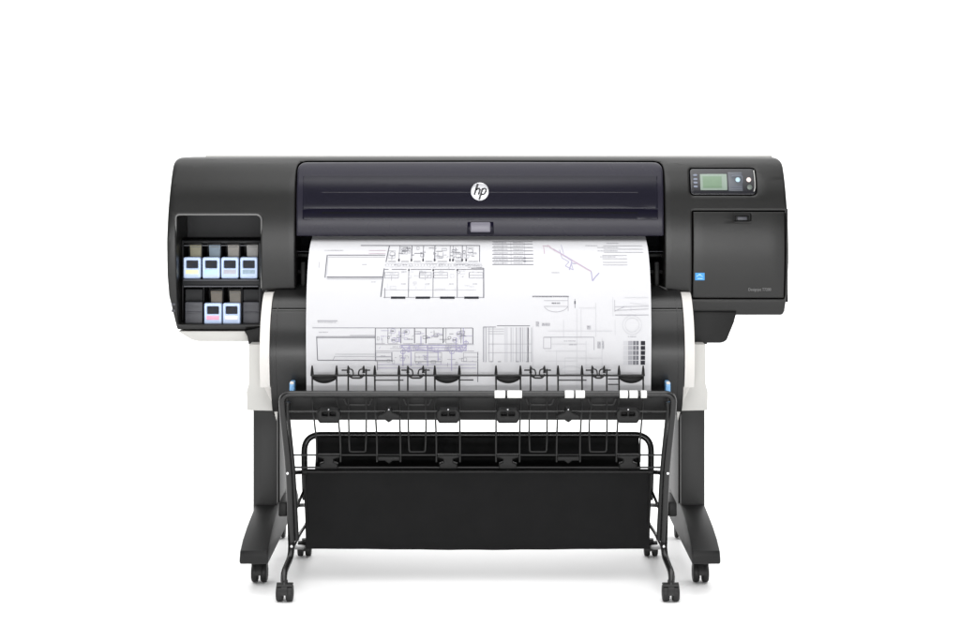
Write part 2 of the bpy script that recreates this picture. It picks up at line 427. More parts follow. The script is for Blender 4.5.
# pale sloping drip tray under the left cabinet
b = NB()
za, zb = wz(331.4, .03), wz(341.6, .03)
rings = []
for (Y, f) in ((0.035, 0), (0.28, 0)):
    rings.append([b.verts.new((wx(177.5, .03), Y, za)), b.verts.new((wx(191, .03), Y, wz(340, .03))), b.verts.new((wx(198, .03), Y, zb)), b.verts.new((wx(252, .03), Y, zb)), b.verts.new((wx(248, .03), Y, za))])
for i in range(5): b.faces.new((rings[0][i], rings[0][(i + 1) % 5], rings[1][(i + 1) % 5], rings[1][i]))
b.faces.new(rings[0]); b.faces.new(rings[1][::-1])
bmesh.ops.bevel(b, geom=b.edges[:], offset=0.003, segments=2, profile=.5, affect='EDGES')
obj('under_tray', b, M['pale'], PR)
for y in (303, 309.5): b = NB(); pbox(b, 171.6, y, 175.4, y + 2.6, interp(TAB, y) - .0015, .03, .001); obj('bay_door_hinge', b, M['cover'], PR)

# door on the right cabinet
door = panel('side_door', rr(693.0, 211.8, 784.7, 298.4, 1.0), M['shell'], PR, 0.0, shell_fn, 0.02, 1.1, 4, holes=[rr(733.5, 211.9 + 1.3, 751, 221.5, 1.5)])
b = NB(); pbox(b, 690, 209, 788, 302, 0.055, 0.07); obj('door_backing', b, M['void'], PR)
b = NB(); pbox(b, 735.3, 215.6, 749, 221.2, 0.004, .012, .002); pbox(b, 732, 212, 753, 223, .010, .018); obj('door_latch', b, M['dark'], door)
b = NB(); pbox(b, 737.5, 216.8, 747, 220.2, 0.0005, .005, .0015); obj('latch_tab', b, M['cover'], door)
b = NB(); pbox(b, 695.2, 272, 704.6, 280.2, shell_fn(0, 276) - .0012, .01); lab = obj('energy_label', b, M['label'], door)
b = NB(); yl = shell_fn(0, 276) - .0020
ribbon(b, [(696.4 + i * .45, 276.6 - 1.4 * math.sin(math.pi * i / 14)) for i in range(15)], 0.5, yl)
ribbon(b, [(697.5, 278.6), (702.6, 278.6)], 0.6, yl); ribbon(b, [(698.6, 274.4), (701, 274.4)], 0.5, yl)
obj('label_print', b, M['labelw'], lab)
def text(s, px, py, size_px, Y, m, parent, name='lettering', shear=0.0, w=None):
    cu = bpy.data.curves.new('t', 'FONT'); cu.body = s; cu.size = size_px * S; cu.extrude = 0.0004; cu.shear = shear
    o = bpy.data.objects.new('t', cu); col.objects.link(o); bpy.context.view_layer.update()
    dg = bpy.context.evaluated_depsgraph_get(); me = bpy.data.meshes.new_from_object(o.evaluated_get(dg))
    b = NB(); b.from_mesh(me); bpy.data.objects.remove(o); bpy.data.curves.remove(cu); bpy.data.meshes.remove(me)
    xs = [v.co.x for v in b.verts]; W0 = max(xs) - min(xs); f = 1 if w is None else w * S / W0
    for v in b.verts: v.co = Vector((wx(px, Y) + (v.co.x - min(xs)) * f, Y - v.co.z, wz(py, Y) + v.co.y))
    return obj(name, b, m, parent)
text('Designjet T7200', 748.5, 290.8, 4.1, shell_fn(0, 289) - .0012, M['text'], door, w=22.5)

# control panel
cp = NB(); pbox(cp, 689, 167, 758, 197, 0.052, 0.06); cpo = obj('control_panel', cp, M['void'], PR)
def cpan(name, x0, y0, x1, y1, m, Y, r=0.8, rd=0.4, fn=shell_fn): return panel(name, rr(x0, y0, x1, y1, r), m, cpo, Y, fn, 0.045, rd, 5)
cpan('panel_face', 691, 169, 756.4, 194.8, M['panelblk'], 0.002, 3.5, 0.8)
cpan('display', 701, 174.2, 728, 190.2, M['screenb'], 0.0008, 0.8, 0.3)
cpan('display_image', 703.6, 176.4, 722.6, 188, M['screen'], 0.0002, 0.3, 0.1)
cpan('keypad', 729, 172.4, 743.6, 191.2, M['keypad'], 0.0008, 1.0, 0.5)
for i, y in enumerate((175.3, 179.3, 182.8, 186.6)):
    cpan('button', 694.2, y - 1.0, 698.4, y + 1.0, M['btn'], 0.0002, 0.9, 0.4)
for (x, y, r_, m_) in ((737.8, 179.7, 2.4, 'btnb'), (748.7, 179.7, 2.3, 'btnr'), (749.6, 187.2, 2.6, 'btnd')):
    b = NB(); disc(b, W(x, y, shell_fn(0, y) - .001), r_ * S, 0.006, 'Y', 24, 0.001); obj('button', b, M[m_], cpo)
b = NB(); ribbon(b, [(732, 176), (734, 175.2), (741, 175.2), (742.4, 176.5), (742.4, 183)], .35, shell_fn(0, 179) - .003)
for y in (186.6, 188.8): ribbon(b, [(731, y), (742, y)], .35, shell_fn(0, y) - .001)
obj('keypad_lines', b, M['btn'], cpo)
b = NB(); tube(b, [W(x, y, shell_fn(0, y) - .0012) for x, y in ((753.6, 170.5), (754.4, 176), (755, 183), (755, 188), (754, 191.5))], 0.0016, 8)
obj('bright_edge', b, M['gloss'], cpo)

# ink bay interior
b = NB(); pbox(b, 179, 212, 262, 328, 0.19, 0.21); obj('bay_back', b, M['bay'], PR)
b = NB()
pbox(b, 183, 240.5, 261.5, 243.5, 0.10, .19, .002)
pbox(b, 182.5, 279.2, 261.5, 286.5, 0.052, .19, .003)
pbox(b, 182.5, 324.5, 261.5, 330.0, 0.052, .19, .003)
pbox(b, 179, 240, 183.4, 328, 0.10, .19, .003)
for x in (201.4, 220.3, 239.4, 258.6):
    pbox(b, x - .9, 243, x + .9, 280, 0.10, .19, .001)
for x in (203.4, 222.6, 241.6): pbox(b, x - .8, 286.5, x + .8, 325, 0.10, .19, .001)
bay = obj('cartridge_rack', b, M['bay'], PR)
b = NB(); pbox(b, 184, 285.8, 258, 287.0, 0.044, .052); pbox(b, 184, 245, 258.5, 246, .098, .1); pbox(b, 183, 279.4, 259, 281, .046, .053, .001); obj('rack_lip', b, M['cover'], bay)
for (x0, x1) in ((185, 202.6), (243, 259.4)):
    cvr = panel('slot_cover', rr(x0, 302, x1, 324.6, 1.2), M['cover'], PR, 0.066, None, 0.05, 0.8, 0)
    b = NB(); pbox(b, x0 + 1.4, 311.6, x1 - 1.4, 313, .0628, .07, .001); pbox(b, x0 + 2.5, 306.5, x1 - 2.5, 307.3, .064, .07); obj('cover_step', b, M['cover'], cvr)
    panel('slot_cover', rr(x0, 289, x1, 301.6, 1.2), M['bay'], PR, 0.09, None, 0.05, 0.8, 0)
panel('bay_side_shade', rr(258.6, 243, 261, 324, .5), M['bay'], PR, 0.06, None, 0.08, 0.4, 0)

# ------------------------------------------------------------------ ink cartridges (each can be pulled out)
specs = [
 (192.0, 257.3, (0.80, 0.76, 0.42), (0.36, 0.34, 0.24), 'pale blue ink cartridge with yellow colour strip, leftmost in the upper row'),
 (211.0, 257.3, (0.40, 0.66, 0.95), (0.30, 0.38, 0.46), 'pale blue ink cartridge with light blue strip, between the yellow and the grey one'),
 (229.7, 257.3, (0.36, 0.36, 0.42), (0.40, 0.38, 0.35), 'pale blue ink cartridge with plain grey strip, third in the upper row'),
 (248.7, 257.3, (0.24, 0.32, 0.40), (0.44, 0.43, 0.42), 'pale blue ink cartridge with dark mottled strip, rightmost in the upper row'),
 (212.8, 303.2, (0.80, 0.32, 0.46), (0.36, 0.32, 0.27), 'pale blue ink cartridge with pink strip, left one in the lower row'),
 (231.4, 303.2, (0.74, 0.72, 0.78), (0.38, 0.35, 0.31), 'pale blue ink cartridge with faint whitish strip, beside the pink striped one'),
]
for i, (cx, y0, sc, bc, lab_) in enumerate(specs):
    Y = 0.056
    t = thing('ink_cartridge', lab_, 'ink cartridge', (wx(cx, Y), Y + .05, wz(y0 + 21, Y)), 'pale blue ink cartridges in the bay')
    hw = 8.7
    hold = panel('holder', rr(cx - hw, y0, cx + hw, y0 + 21.4, 1.8), M['cart'], t, Y, None, 0.02, 1.2, 0, holes=[rr(cx - 5.9, y0 + 3.2, cx + 5.9, y0 + 11, 1)])
    b = NB(); pbox(b, cx - 7, y0 + 1.5, cx + 7, y0 + 12, Y + .010, Y + .0195, 0); obj('chip_window', b, M['chipwin'], t)
    b = NB(); pbox(b, cx - 5.2, y0 + 4.2, cx - 1.2, y0 + 5.6, Y + .0085, Y + .010); pbox(b, cx + .5, y0 + 6.2, cx + 4.4, y0 + 9.5, Y + .0085, Y + .010); obj('chip_contact', b, mat('chip_dark', (.006, .009, .02), .5, spec=.2), t)
    b = NB(); pbox(b, cx - 6.2, y0 + 12.6, cx + 6.2, y0 + 16.6, Y - .0010, Y + .003, .0006)
    obj('colour_strip', b, mat('strip_ink', sc, 0.5, var=0.25 if i != 3 else 0.6, vscale=120), t)
    b = NB(); pbox(b, cx - hw + .4, y0 + 21.3, cx + hw - .4, y0 + 22.6, Y + .004, Y + .02); obj('holder_shadow_strip', b, mat('holder_shadow_edge', (0.05, 0.06, 0.16), .5), t)  # dark blue strip, the shadow under the holder put into its colour
    # grey ink bag box leaning behind the holder
    b = NB(); xx = cx + 4.2
    yb0 = Y + .040
    pts = [W(xx - 6.4, y0 - 12.5, yb0), W(xx + 5.2, y0 - 12.5, yb0), W(xx + 4.6, y0 + 6, yb0 - .012), W(xx - 5.6, y0 + 6, yb0 - .012)]
    f = [b.verts.new(p) for p in pts]; g = [b.verts.new(p + Vector((0, .06, 0))) for p in pts]
    b.faces.new(f); b.faces.new(g[::-1])
    for k in range(4): b.faces.new((f[k], g[k], g[(k + 1) % 4], f[(k + 1) % 4]))
    bmesh.ops.bevel(b, geom=b.edges[:], offset=0.0015, segments=2, profile=.5, affect='EDGES')
    bag = obj('ink_box', b, mat('ink_box_card', tuple(q * .62 for q in bc), 0.6, var=0.15, vscale=60), t)
    b = NB(); pbox(b, xx - 6.6, y0 - 14.4, xx + 5.6, y0 - 12.2, yb0 - .002, yb0 + .05, .001); obj('ink_box_cap', b, M['dark'], t)
    b = NB(); ribbon(b, [(xx - 5, y0 - 10.4), (xx + 4, y0 - 10.4)], .6, yb0 - .0032); obj('box_line', b, M['text'], bag)

# ------------------------------------------------------------------ stand legs
def caster(bm_h, bm_w, x, y, h, width, r):
    """twin-wheel caster standing on z = 0, top at h"""
    for s in (-1, 1):
        disc(bm_w, (x + s * width * 0.285, y, r), r, width * 0.41, 'X', 32, r * 0.2)
        disc(bm_h, (x + s * width * 0.30, y, r), r * 0.45, width * 0.42, 'X', 16, 0.001)
    # hood
    bb = bmesh.new(); prof = []
    R1 = r * 1.12
    for k in range(11):
        a = R(-5 + 190 * k / 10); prof.append((y + R1 * math.cos(a), r + R1 * math.sin(a)))
    prof += [(y - R1 * 0.7, r * 0.95), (y + R1 * 0.7, r * 0.95)]
    sweep(bb, prof, x - width * 0.17, x + width * 0.17)
    merge(bm_h, bb)
    bb = bmesh.new(); prof = []
    for k in range(11):
        a = R(50 + 80 * k / 10); prof.append((y + R1 * 1.03 * math.cos(a), r + R1 * 1.03 * math.sin(a)))
    for k in range(11):
        a = R(130 - 80 * k / 10); prof.append((y + R1 * 0.96 * math.cos(a), r + R1 * 0.96 * math.sin(a)))
    sweep(bb, prof, x - width * .46, x + width * .46); merge(bm_h, bb)
    tube(bm_h, [(x, y, r * 2.0), (x, y, h)], 0.008, 14)
cen = 479.0
for sgn in (-1, 1):
    lx = lambda o, Y=0: (sgn * (o * S * kk(Y)) + (cen - 480) * S)
    x0, x1 = sorted((lx(202.0, .02), lx(225.8, .02)))
    b = NB(); box(b, x0, x1, 0.02, 0.36, 0.10, wz(408, .02), 0.004, 2)
    leg = obj('stand_leg', b, M['stand'], PR)
    b = NB(); box(b, lx(200.5, .02) if sgn > 0 else lx(202.1, .02), lx(202.1, .02) if sgn > 0 else lx(200.5, .02), 0.05, 0.33, 0.18, wz(412, .02), 0.002); obj('leg_inner_channel', b, M['dark'], leg)
    # foot: long runner, front end sloping down and flaring outwards
    b = NB(); rows = []
    #        Y      ztop   inner  outer(px offset on plane Y)   zbot
    st = [(-.275, .118, .5605, .6365, .093), (-.272, .126, .5605, .6365, .091), (-.22, .146, .5605, .636, .091), (-.15, .165, .5605, .634, .091), (-.08, .178, .5605, .632, .091), (0.0, .186, .5605, .632, .091),
          (.36, .186, .5605, .632, .091), (.46, .15, .5605, .632, .091), (.52, .115, .5605, .632, .091)]
    for (Y, zt, xi, xo, zb_) in st:
        rows.append([b.verts.new((sgn * xi, Y, zb_)), b.verts.new((sgn * xo, Y, zb_)), b.verts.new((sgn * (xo - .001), Y, zt)), b.verts.new((sgn * (xi + .001), Y, zt))])
    for a, c in zip(rows, rows[1:]):
        for k in range(4): b.faces.new((a[k], a[(k + 1) % 4], c[(k + 1) % 4], c[k]))
    b.faces.new(rows[0]); b.faces.new(rows[-1][::-1])
    bmesh.ops.recalc_face_normals(b, faces=b.faces[:])
    bmesh.ops.bevel(b, geom=[e for e in b.edges if abs(e.verts[0].co.y - e.verts[1].co.y) > .0005 and len(e.link_faces) == 2], offset=0.004, segments=2, profile=.5, affect='EDGES')
    foot = obj('leg_foot', b, M['foot'], leg, 25)
    for (X, Y) in ((.6045, -.10), (.606, .43)):
        bh, bw = NB(), NB(); wdt = .044 if Y < 0 else .03
        caster(bh, bw, sgn * X, Y, .095, wdt, .027)
        merge(bh, bw); obj('caster', bh, M['rubber'], leg)
# rear cross beam of the stand
b = NB(); box(b, lx(-202), lx(202), .30, .34, wz(372, .3), wz(345, .3), .004); obj('cross_beam', b, M['stand'], PR)

# blue roll levers on the roll cover
for x in (291.8, 668.2):
    b = NB(); pbox(b, x - 2.4, 382, x + 2.4, 397, -.135, -.09, .004, 3); obj('roll_lever', b, M['blue'], PR)
    b = NB(); pbox(b, x - 1.9, 381.7, x + 1.9, 384.6, -.137, -.13, .002, 2); obj('lever_tip', b, M['palew'], PR)

# ------------------------------------------------------------------ the sheet coming out
PT = [(236, .040), (240.5, .006), (244, -.016), (249, -.042), (256, -.067), (266, -.092), (280, -.114), (296, -.129), (314, -.138), (334, -.142), (354, -.140), (372, -.135), (386, -.131), (400, -.129), (404, -.128)]
sheet = thing('printed_sheet', 'wide white sheet of building plans curling out from under the lid', 'paper sheet', (0, -.1, wz(404, -.1)))
KP = kk(-.138)
def paper_pt(px, py, lift=0.0):
    Y = interp(PT, py); Y2 = interp(PT, py + .5); z = wz(py, Y); z2 = wz(py + .5, Y2)
    t = Vector((0, Y2 - Y, z2 - z)).normalized(); n = Vector((0, t.z, -t.y))
    if n.y > 0: n = -n
    return Vector(((px - 480) * S * KP, Y, z)) + n * lift
b = NB(); rows = []
py = 236.0; pys = []
while py <= 404: pys.append(py); py += 1.0 if py < 262 else 3.0
pys.append(404)
xsn = [306.2 + (651.2 - 306.2) * i / 10 for i in range(11)]
ft = [[b.verts.new(paper_pt(x, y)) for x in xsn] for y in pys]
bk = [[b.verts.new(paper_pt(x, y, -.0014)) for x in xsn] for y in pys]
for g in (ft, bk):
    for r0, r1 in zip(g, g[1:]):
        for i in range(10): b.faces.new((r0[i], r0[i + 1], r1[i + 1], r1[i]))
for j in range(len(pys) - 1):
    for i in (0, 10): b.faces.new((ft[j][i], ft[j + 1][i], bk[j + 1][i], bk[j][i]))
for j in (0, -1):
    for i in range(10): b.faces.new((ft[j][i], ft[j][i + 1], bk[j][i + 1], bk[j][i]))
sh = obj('paper', b, M['paper'], sheet)

class Ink:
    def __init__(s): s.b = NB()
    def line(s, x0, y0, x1, y1, w=0.6):
        n = max(1, int(abs(y1 - y0) / 2.5)); dx, dy = x1 - x0, y1 - y0; L = math.hypot(dx, dy) or 1
        nx, ny = -dy / L * w / 2, dx / L * w / 2; prev = None
        for i in range(n + 1):
            t = i / n; x = x0 + dx * t; y = y0 + dy * t
            cur = (s.b.verts.new(paper_pt(x + nx, y + ny, .0007)), s.b.verts.new(paper_pt(x - nx, y - ny, .0007)))
            if prev: s.b.faces.new((prev[0], prev[1], cur[1], cur[0]))
            prev = cur
    def rect(s, x0, y0, x1, y1, w=0.6):
        s.line(x0, y0, x1, y0, w); s.line(x0, y1, x1, y1, w); s.line(x0, y0, x0, y1, w); s.line(x1, y0, x1, y1, w)
    def path(s, pts, w=0.6):
        for a, c in zip(pts, pts[1:]): s.line(a[0], a[1], c[0], c[1], w)
    def fill(s, x0, y0, x1, y1): s.line(x0, (y0 + y1) / 2, x1, (y0 + y1) / 2, y1 - y0)
    def words(s, x0, x1, y, h=1.2):
        x = x0
        while x < x1 - .5:
            w = random.uniform(1.2, 3.4); e = min(x1, x + w)
            xx = x
            while xx < e:      # little upright strokes so that it reads as tiny lettering
                s.line(xx, y - h / 2, xx, y + h / 2, .28)
                if random.random() < .6: s.line(xx, y + random.choice((-1, 0, 1)) * h * .42, min(e, xx + .55), y, .28)
                xx += .55
            x = e + .55
    def arc(s, cx, cy, rx, ry, a0, a1, w=.4, n=14):
        s.path([(cx + rx * math.cos(R(a0 + (a1 - a0) * k / n)), cy + ry * math.sin(R(a0 + (a1 - a0) * k / n))) for k in range(n + 1)], w)
    def note(s, x0, x1, y, h=1.0, m='l_lite'):
        q = Ink(); q.words(x0, x1, y, h); q.done('sheet_note', m)
    def done(s, name, m, parent=sh): return obj(name, s.b, M[m], parent)

# upper floor plan
g = Ink(); d = Ink(); lt_ = Ink(); bars = Ink()
g.line(326, 255.2, 384, 255.2, .7); g.line(326, 277.2, 383, 277.2, 1.1); g.line(325, 255, 324.2, 277.8, 1.0); lt_.line(326, 279, 383, 279, .5)
lt_.line(326, 257, 384, 257, .4)
g.line(358, 245.6, 479.6, 245.6, .7); g.line(479.6, 245.4, 479.6, 262, .8)
g.line(387.4, 246, 385, 262, 1.0); g.line(383.4, 268.5, 380.6, 297, 1.1); g.line(384.6, 288, 384.6, 298, .6)
for x, w in ((398, .5), (410.6, .9), (422.4, .7), (434, .9), (449.6, .5), (452.6, .4), (462, .7), (466, .4)):
    g.line(x, 246, x, 260.6, w); d.fill(x - .8, 259, x + .8, 261.4)
for a, c in ((387, 395), (400, 408), (413, 420), (424.5, 432), (437, 447), (455, 462), (468, 478)): g.line(a, 261.5, c, 261.5, .5)
x = 384
while x < 479:
    g.line(x, 265.2, x + 1.5, 265.2, .35); x += 3
for a, c in ((383, 388), (391, 406), (410, 431), (434, 455), (458, 483.5)): g.line(a, 269.4, c, 269.4, .6)
g.line(483.7, 268, 483.7, 298, 1.0); g.line(471, 268.2, 483.7, 268.2, .6)
for x in (408.3, 432.9, 457.2): g.line(x, 269.5, x, 297.5, .6); d.fill(x - .7, 269, x + .7, 271)
for a, c in ((383, 390), (405, 415), (430, 440), (454, 464), (479, 484)): g.line(a, 297.4, c, 297.4, .45)
for a in (390.7, 415.4, 440, 464.2): bars = Ink(); bars.fill(a, 296.6, a + 14.6, 298.8); bars.done('plan_wall_bar', 'l_dark')
for a, c in ((384, 398), (419, 431), (433.5, 447.5), (469, 483)):
    lt_.rect(a, 272.4, c, 278, .5); lt_.line(a, 275.3, c, 275.3, .5); g.line(a, 272.4, a, 278, .5)
for (cx_, cy_) in ((403, 250), (470, 251), (458, 256), (391, 254)):
    lt_.arc(cx_, cy_, 2.6, 2.2, 0, 360, .45); g.words(cx_ - 2.5, cx_ + 3, cy_ + 1.5, 1.0); lt_.rect(cx_ - 4, cy_ - 3, cx_ + 3, cy_ + 4, .35)
for (x_, y_) in ((361, 264.6), (401, 284), (425, 284), (449, 284), (473, 284), (371, 282)): lt_.words(x_, x_ + 4.5, y_, .9)
lt_.words(322, 341, 250.5, .8); lt_.line(317.5, 262, 317.5, 268, .5)
fp = g.done('upper_floor_plan', 'l_mid'); d.done('plan_columns', 'l_dark')
lt_.done('plan_furniture', 'l_lite')
g = Ink()
g.line(367, 250.6, 384, 250.6, .5); g.line(367, 253.6, 384, 253.6, .5); g.done('pink_lines', 'l_pink')
# part list and right-hand notes
g = Ink(); l = Ink()
for i, y in enumerate((241.8, 244.2, 247.6, 251, 254.4, 258.2, 261.2, 264.6)):
    g.line(492.5, y, 534, y, .6 if i > 3 else .45)
    if i: l.words(494, 508, y - 1.5, .9); l.words(514, 524, y - 1.5, .9)
for x in (503, 511.5, 525.3): l.line(x, 242, x, 264.5, .35)
for y in (258.2, 261.2): g.fill(524, y - .7, 526.5, y + .7)
g.done('parts_table', 'l_mid'); 
for y in (246, 249.3, 252.4): l.line(606, y, 646, y, .4)
for y in (255.6, 258.8, 262.4, 265): l.line(604, y, 629, y, .5)
l.note(600, 622, 247.6, .9); l.note(600, 620, 251, .9); l.note(602, 618, 257, .9); l.note(610, 622, 243.4, .9)
l.note(552, 560, 272.6, .9); l.note(588, 600, 245.8, .8)
l.line(317.5, 320.8, 337.5, 320.8, .9); l.note(319, 328, 332.2, .8)
l.note(318, 336, 322.4, .8)
l.done('parts_table_text', 'l_lite')
# furniture, dimensions and door swings crowding the rooms of both plans
def clutter(x0, y0, x1, y1, n, inks):
    for _ in range(n):
        q = random.choice(inks); x = random.uniform(x0, x1 - 5); y = random.uniform(y0, y1 - 3); w = random.uniform(1.5, 6); h = random.uniform(1, 3.4); k_ = random.random()
        w = min(w, x1 - x); h = min(h, y1 - y)
        if k_ < .3: q.rect(x, y, x + w, y + h, .4)
        elif k_ < .5: q.line(x, y, x + w * 1.8, y, .45)
        elif k_ < .7: q.line(x, y, x, y + h * 1.6, .45)
        elif k_ < .85: q.arc(x + 1.5, y + 1, 1.6, 1.4, 0, random.choice((90, 360)), .4, 8)
        else: q.words(x, x + w, y, .9)
u1 = Ink(); u2 = Ink(); u3 = Ink()
clutter(388, 246.5, 478, 260, 46, (u1, u2)); clutter(384, 263, 482, 268.6, 26, (u2, u3)); clutter(385, 271, 482, 279, 20, (u2, u3)); clutter(386, 281, 481, 294, 10, (u3,))
for y in (263.4, 266.8): u3.line(384, y, 482, y, .5)
u2.line(326, 258, 326, 275, .35); u2.line(383, 290, 476, 290, .25)
u1.done('room_furniture', 'l_mid'); u2.done('room_dimensions', 'l_lite'); u3.done('corridor_lines', 'l_pale')
u1 = Ink(); u2 = Ink(); u3 = Ink()
clutter(377, 329, 471, 343, 44, (u1, u2, u3)); clutter(377, 344, 470, 352, 30, (u2, u3)); clutter(378, 353, 476, 366, 26, (u2, u3))
for y in (344.6, 351): u2.line(376, y, 474, y, .5)
for y in (364.5, 368): u3.line(378, y, 476, y, .5)
u1.done('room_furniture', 'l_mid'); u2.done('room_dimensions', 'l_lite'); u3.done('duct_runs', 'l_violet')
# isometric pipe run
p = Ink(); v = Ink()
p.line(551, 247.4, 592, 271.6, 1.0); p.line(544, 246, 552, 246.6, .7); p.line(545, 247, 545.5, 254, .8); p.line(549, 245, 556, 251, .5)
v.path([(561, 250), (563, 258), (570, 262), (566, 266), (574, 270), (572, 263), (577, 264)], .6); v.line(563, 245, 565, 254, .5); v.path([(566, 256), (573, 261), (570, 270)], .9)
v.path([(592, 271.5), (593, 281), (596, 277), (600, 273)], 1.0); v.line(555, 249, 592, 271, .5)
p.done('pipe_drawing', 'l_pink'); v.done('pipe_fittings', 'l_violet')
# centre detail
g = Ink(); l = Ink(); pl = Ink()
g.words(532.5, 569, 296.6, 1.3); g.line(532.5, 296.2, 568, 296.2, .5)
g.words(552, 560, 303.2, 1.5); g.line(575, 299, 575, 308, .5); g.fill(574.3, 301, 575.8, 304)
l.line(568.2, 297, 568.2, 311, .5); l.line(544, 300.6, 568, 300.6, .4); l.line(544, 306.4, 568, 306.4, .4); l.arc(556, 304, 12.5, 8, 20, 160, .45)
l.line(544, 337.2, 594, 337.2, .6); l.line(594, 337.4, 594, 350, .5); l.rect(543.5, 337.4, 551, 348.5, .5)
l.words(569, 577, 344.4, 1.6); l.words(564, 576, 341, .8); l.words(587, 591, 327.5, 4.0); l.words(597.5, 600.5, 345, 7); l.words(602, 604.5, 345, 8)
l.words(542, 550, 324.5, 3); l.words(536, 539, 324, 5)
for x, a, c in ((563.5, 320, 337), (576.8, 309, 388), (581, 309, 337), (595.8, 303, 337), (613, 297, 316), (533, 326, 372), (556.5, 350, 372), (586, 341, 388), (602, 338, 372)): pl.line(x, a, x, c, .6)
for y, a, c in ((308, 579, 596), (331, 548, 612), (351, 545, 586), (361, 545, 578), (371, 550, 600), (344, 551, 586)): pl.line(a, y, c, y, .6)
pl.arc(571, 372, 11, 6, 180, 360, .5); pl.rect(565, 358, 602, 374, .5)
g.done('detail_title', 'l_mid'); l.done('detail_drawing', 'l_lite'); pl.done('detail_outline', 'l_pale')
# right-hand boxes, disc and shade grid
l = Ink(); pl = Ink()
pl.line(625, 297.6, 648, 297.6, .6); l.line(615, 306.8, 648.5, 306.2, .5); l.line(615, 310.5, 648.5, 309, .5); l.line(615, 315, 648.5, 315, .7); l.line(615, 311, 625, 306.5, .5); l.line(614.8, 300, 614.8, 312, .4)
pl.line(630, 303, 648.5, 305, .5); pl.line(631, 306, 631, 311, .5); pl.arc(632, 325, 9.5, 9.5, 0, 360, .6, 24); pl.arc(632, 325, 7, 7, 0, 360, .6, 20); pl.line(615, 320, 615, 335, .5)
l.words(628, 636, 336.6, .9)
l.done('corner_box', 'l_lite'); pl.done('corner_disc', 'l_pale')
tones = [('l_pale', 623.2, 4.4), ('l_lite', 628, 4.4), ('l_mid', 633, 2.4), ('l_mid', 636, 2.6), ('l_dark', 640.6, 4.4)]
for nm_, x, w_ in tones:
    q = Ink()
    for r_ in range(5):
        y = 341 + r_ * 4.9
        q.fill(x, y, x + w_, y + 4.1)
    q.done('shade_patches', nm_)
# striped schedule
q = Ink(); q2 = Ink(); q3 = Ink()
q.line(497, 325.8, 530, 325.8, .6); q.line(483, 327, 496, 327, .5)
for x, w_ in ((483.5, 1.2), (486.2, .6), (489, .5), (493, .6), (511, .6), (516.4, .8), (520.5, 1.0), (522.8, .6), (528, 1.6), (531.5, .6)): q2.line(x, 327.5, x, 362, w_)
for x, w_ in ((506, 3.4), (519, 2.2), (527.5, 2.4), (513, 1.2), (485, 2.2), (524.7, 1.2)): q3.line(x, 327.5, x, 362, w_)
for y in (329, 331.4, 333.8, 344, 352.6): q2.line(488, y, 504 if y < 340 else 532, y, .4)
for x in (490, 498, 516, 526): q.words(x, x + 3, 361.6, .9)
q.done('schedule_heading', 'l_mid'); q2.done('schedule_lines', 'l_lite'); q3.done('schedule_stripes', 'l_pale')
# lower floor plan
g = Ink(); l = Ink(); v = Ink()
l.line(312.5, 327.8, 375, 327.8, .8); g.line(375, 328, 472.8, 328, .6); g.line(317, 336.6, 375, 336.6, .6); l.line(350, 335.4, 375, 335.4, .5); g.line(317, 337.8, 375, 337.8, .5)
g.line(316.8, 336.6, 317.6, 360.2, .8); g.line(317.6, 360.2, 392, 360.4, .7); l.line(335, 354.2, 375, 354.2, .4); l.line(335, 356.4, 392, 356.4, .4); l.line(335, 356, 333, 360, .6)
g.line(375.4, 328, 375.4, 361, .8); g.line(472.8, 328, 472.8, 344, .9); g.line(477.8, 352, 477.8, 382, .8); g.line(377.4, 361, 377.4, 370, .6)
for x, w_ in ((388, .4), (401, .7), (414.6, .9), (426, .9), (443.2, .9), (446, .4), (461, .5)): g.line(x, 328, x, 343.4, w_)
for a, c in ((376, 385), (388, 398), (403, 413), (416, 424), (428, 442), (446, 458), (463, 472)): l.line(a, 343.6, c, 343.6, .5)
for a, c in ((376, 391.6), (415, 441.6), (463.5, 478)): l.rect(a, 352.6, c, 361.6, .5); l.line(a, 357, c, 357, .45)
g.line(392, 352, 392, 361.6, .6); g.line(415, 361.6, 441.6, 361.6, .5)
for (x_, y_) in ((391, 331), (392, 340), (453, 340), (457, 334), (405, 332)): g.words(x_, x_ + 3.4, y_, 1.6); v.arc(x_ + 2, y_, 2.6, 2.4, 0, 360, .4)
for y in (345.4, 347.6, 350.4): v.line(401, y, 466, y, .8)
for x_, a, c in ((403, 349, 366), (409, 344, 352), (411, 352, 366), (427.6, 345, 366), (451.6, 350, 371), (456, 338, 352), (399.4, 331, 342), (466, 340, 351), (463.4, 328, 346), (421, 336, 346), (438, 350, 361)): v.line(x_, a, x_, c, .9)
for x_, y_ in ((409, 350), (452, 352), (464, 346), (403, 352), (459, 350), (466, 343)): v.arc(x_, y_, 2.4, 1.8, 0, 360, .7, 8)
v.path([(401, 346), (408, 352), (420, 349), (436, 352), (449, 350), (462, 352), (467, 345)], .7)
g.done('lower_floor_plan', 'l_mid'); l.done('lower_plan_rooms', 'l_lite'); v.done('lower_plan_ducts', 'l_violet')

# ------------------------------------------------------------------ wheeled catch basket
BK = thing('paper_catch_basket', 'black fabric catch basket on its own tubular wheeled frame, in front of the plotter stand', 'paper basket', (0, -.1, 0))
MC = 955.4     # mirror constant in photo px
def mir(pts, s): return [Vector(p) if s < 0 else Vector((2 * (MC / 2 - 480) * S * kk(p[1]) - p[0], p[1], p[2])) for p in pts]
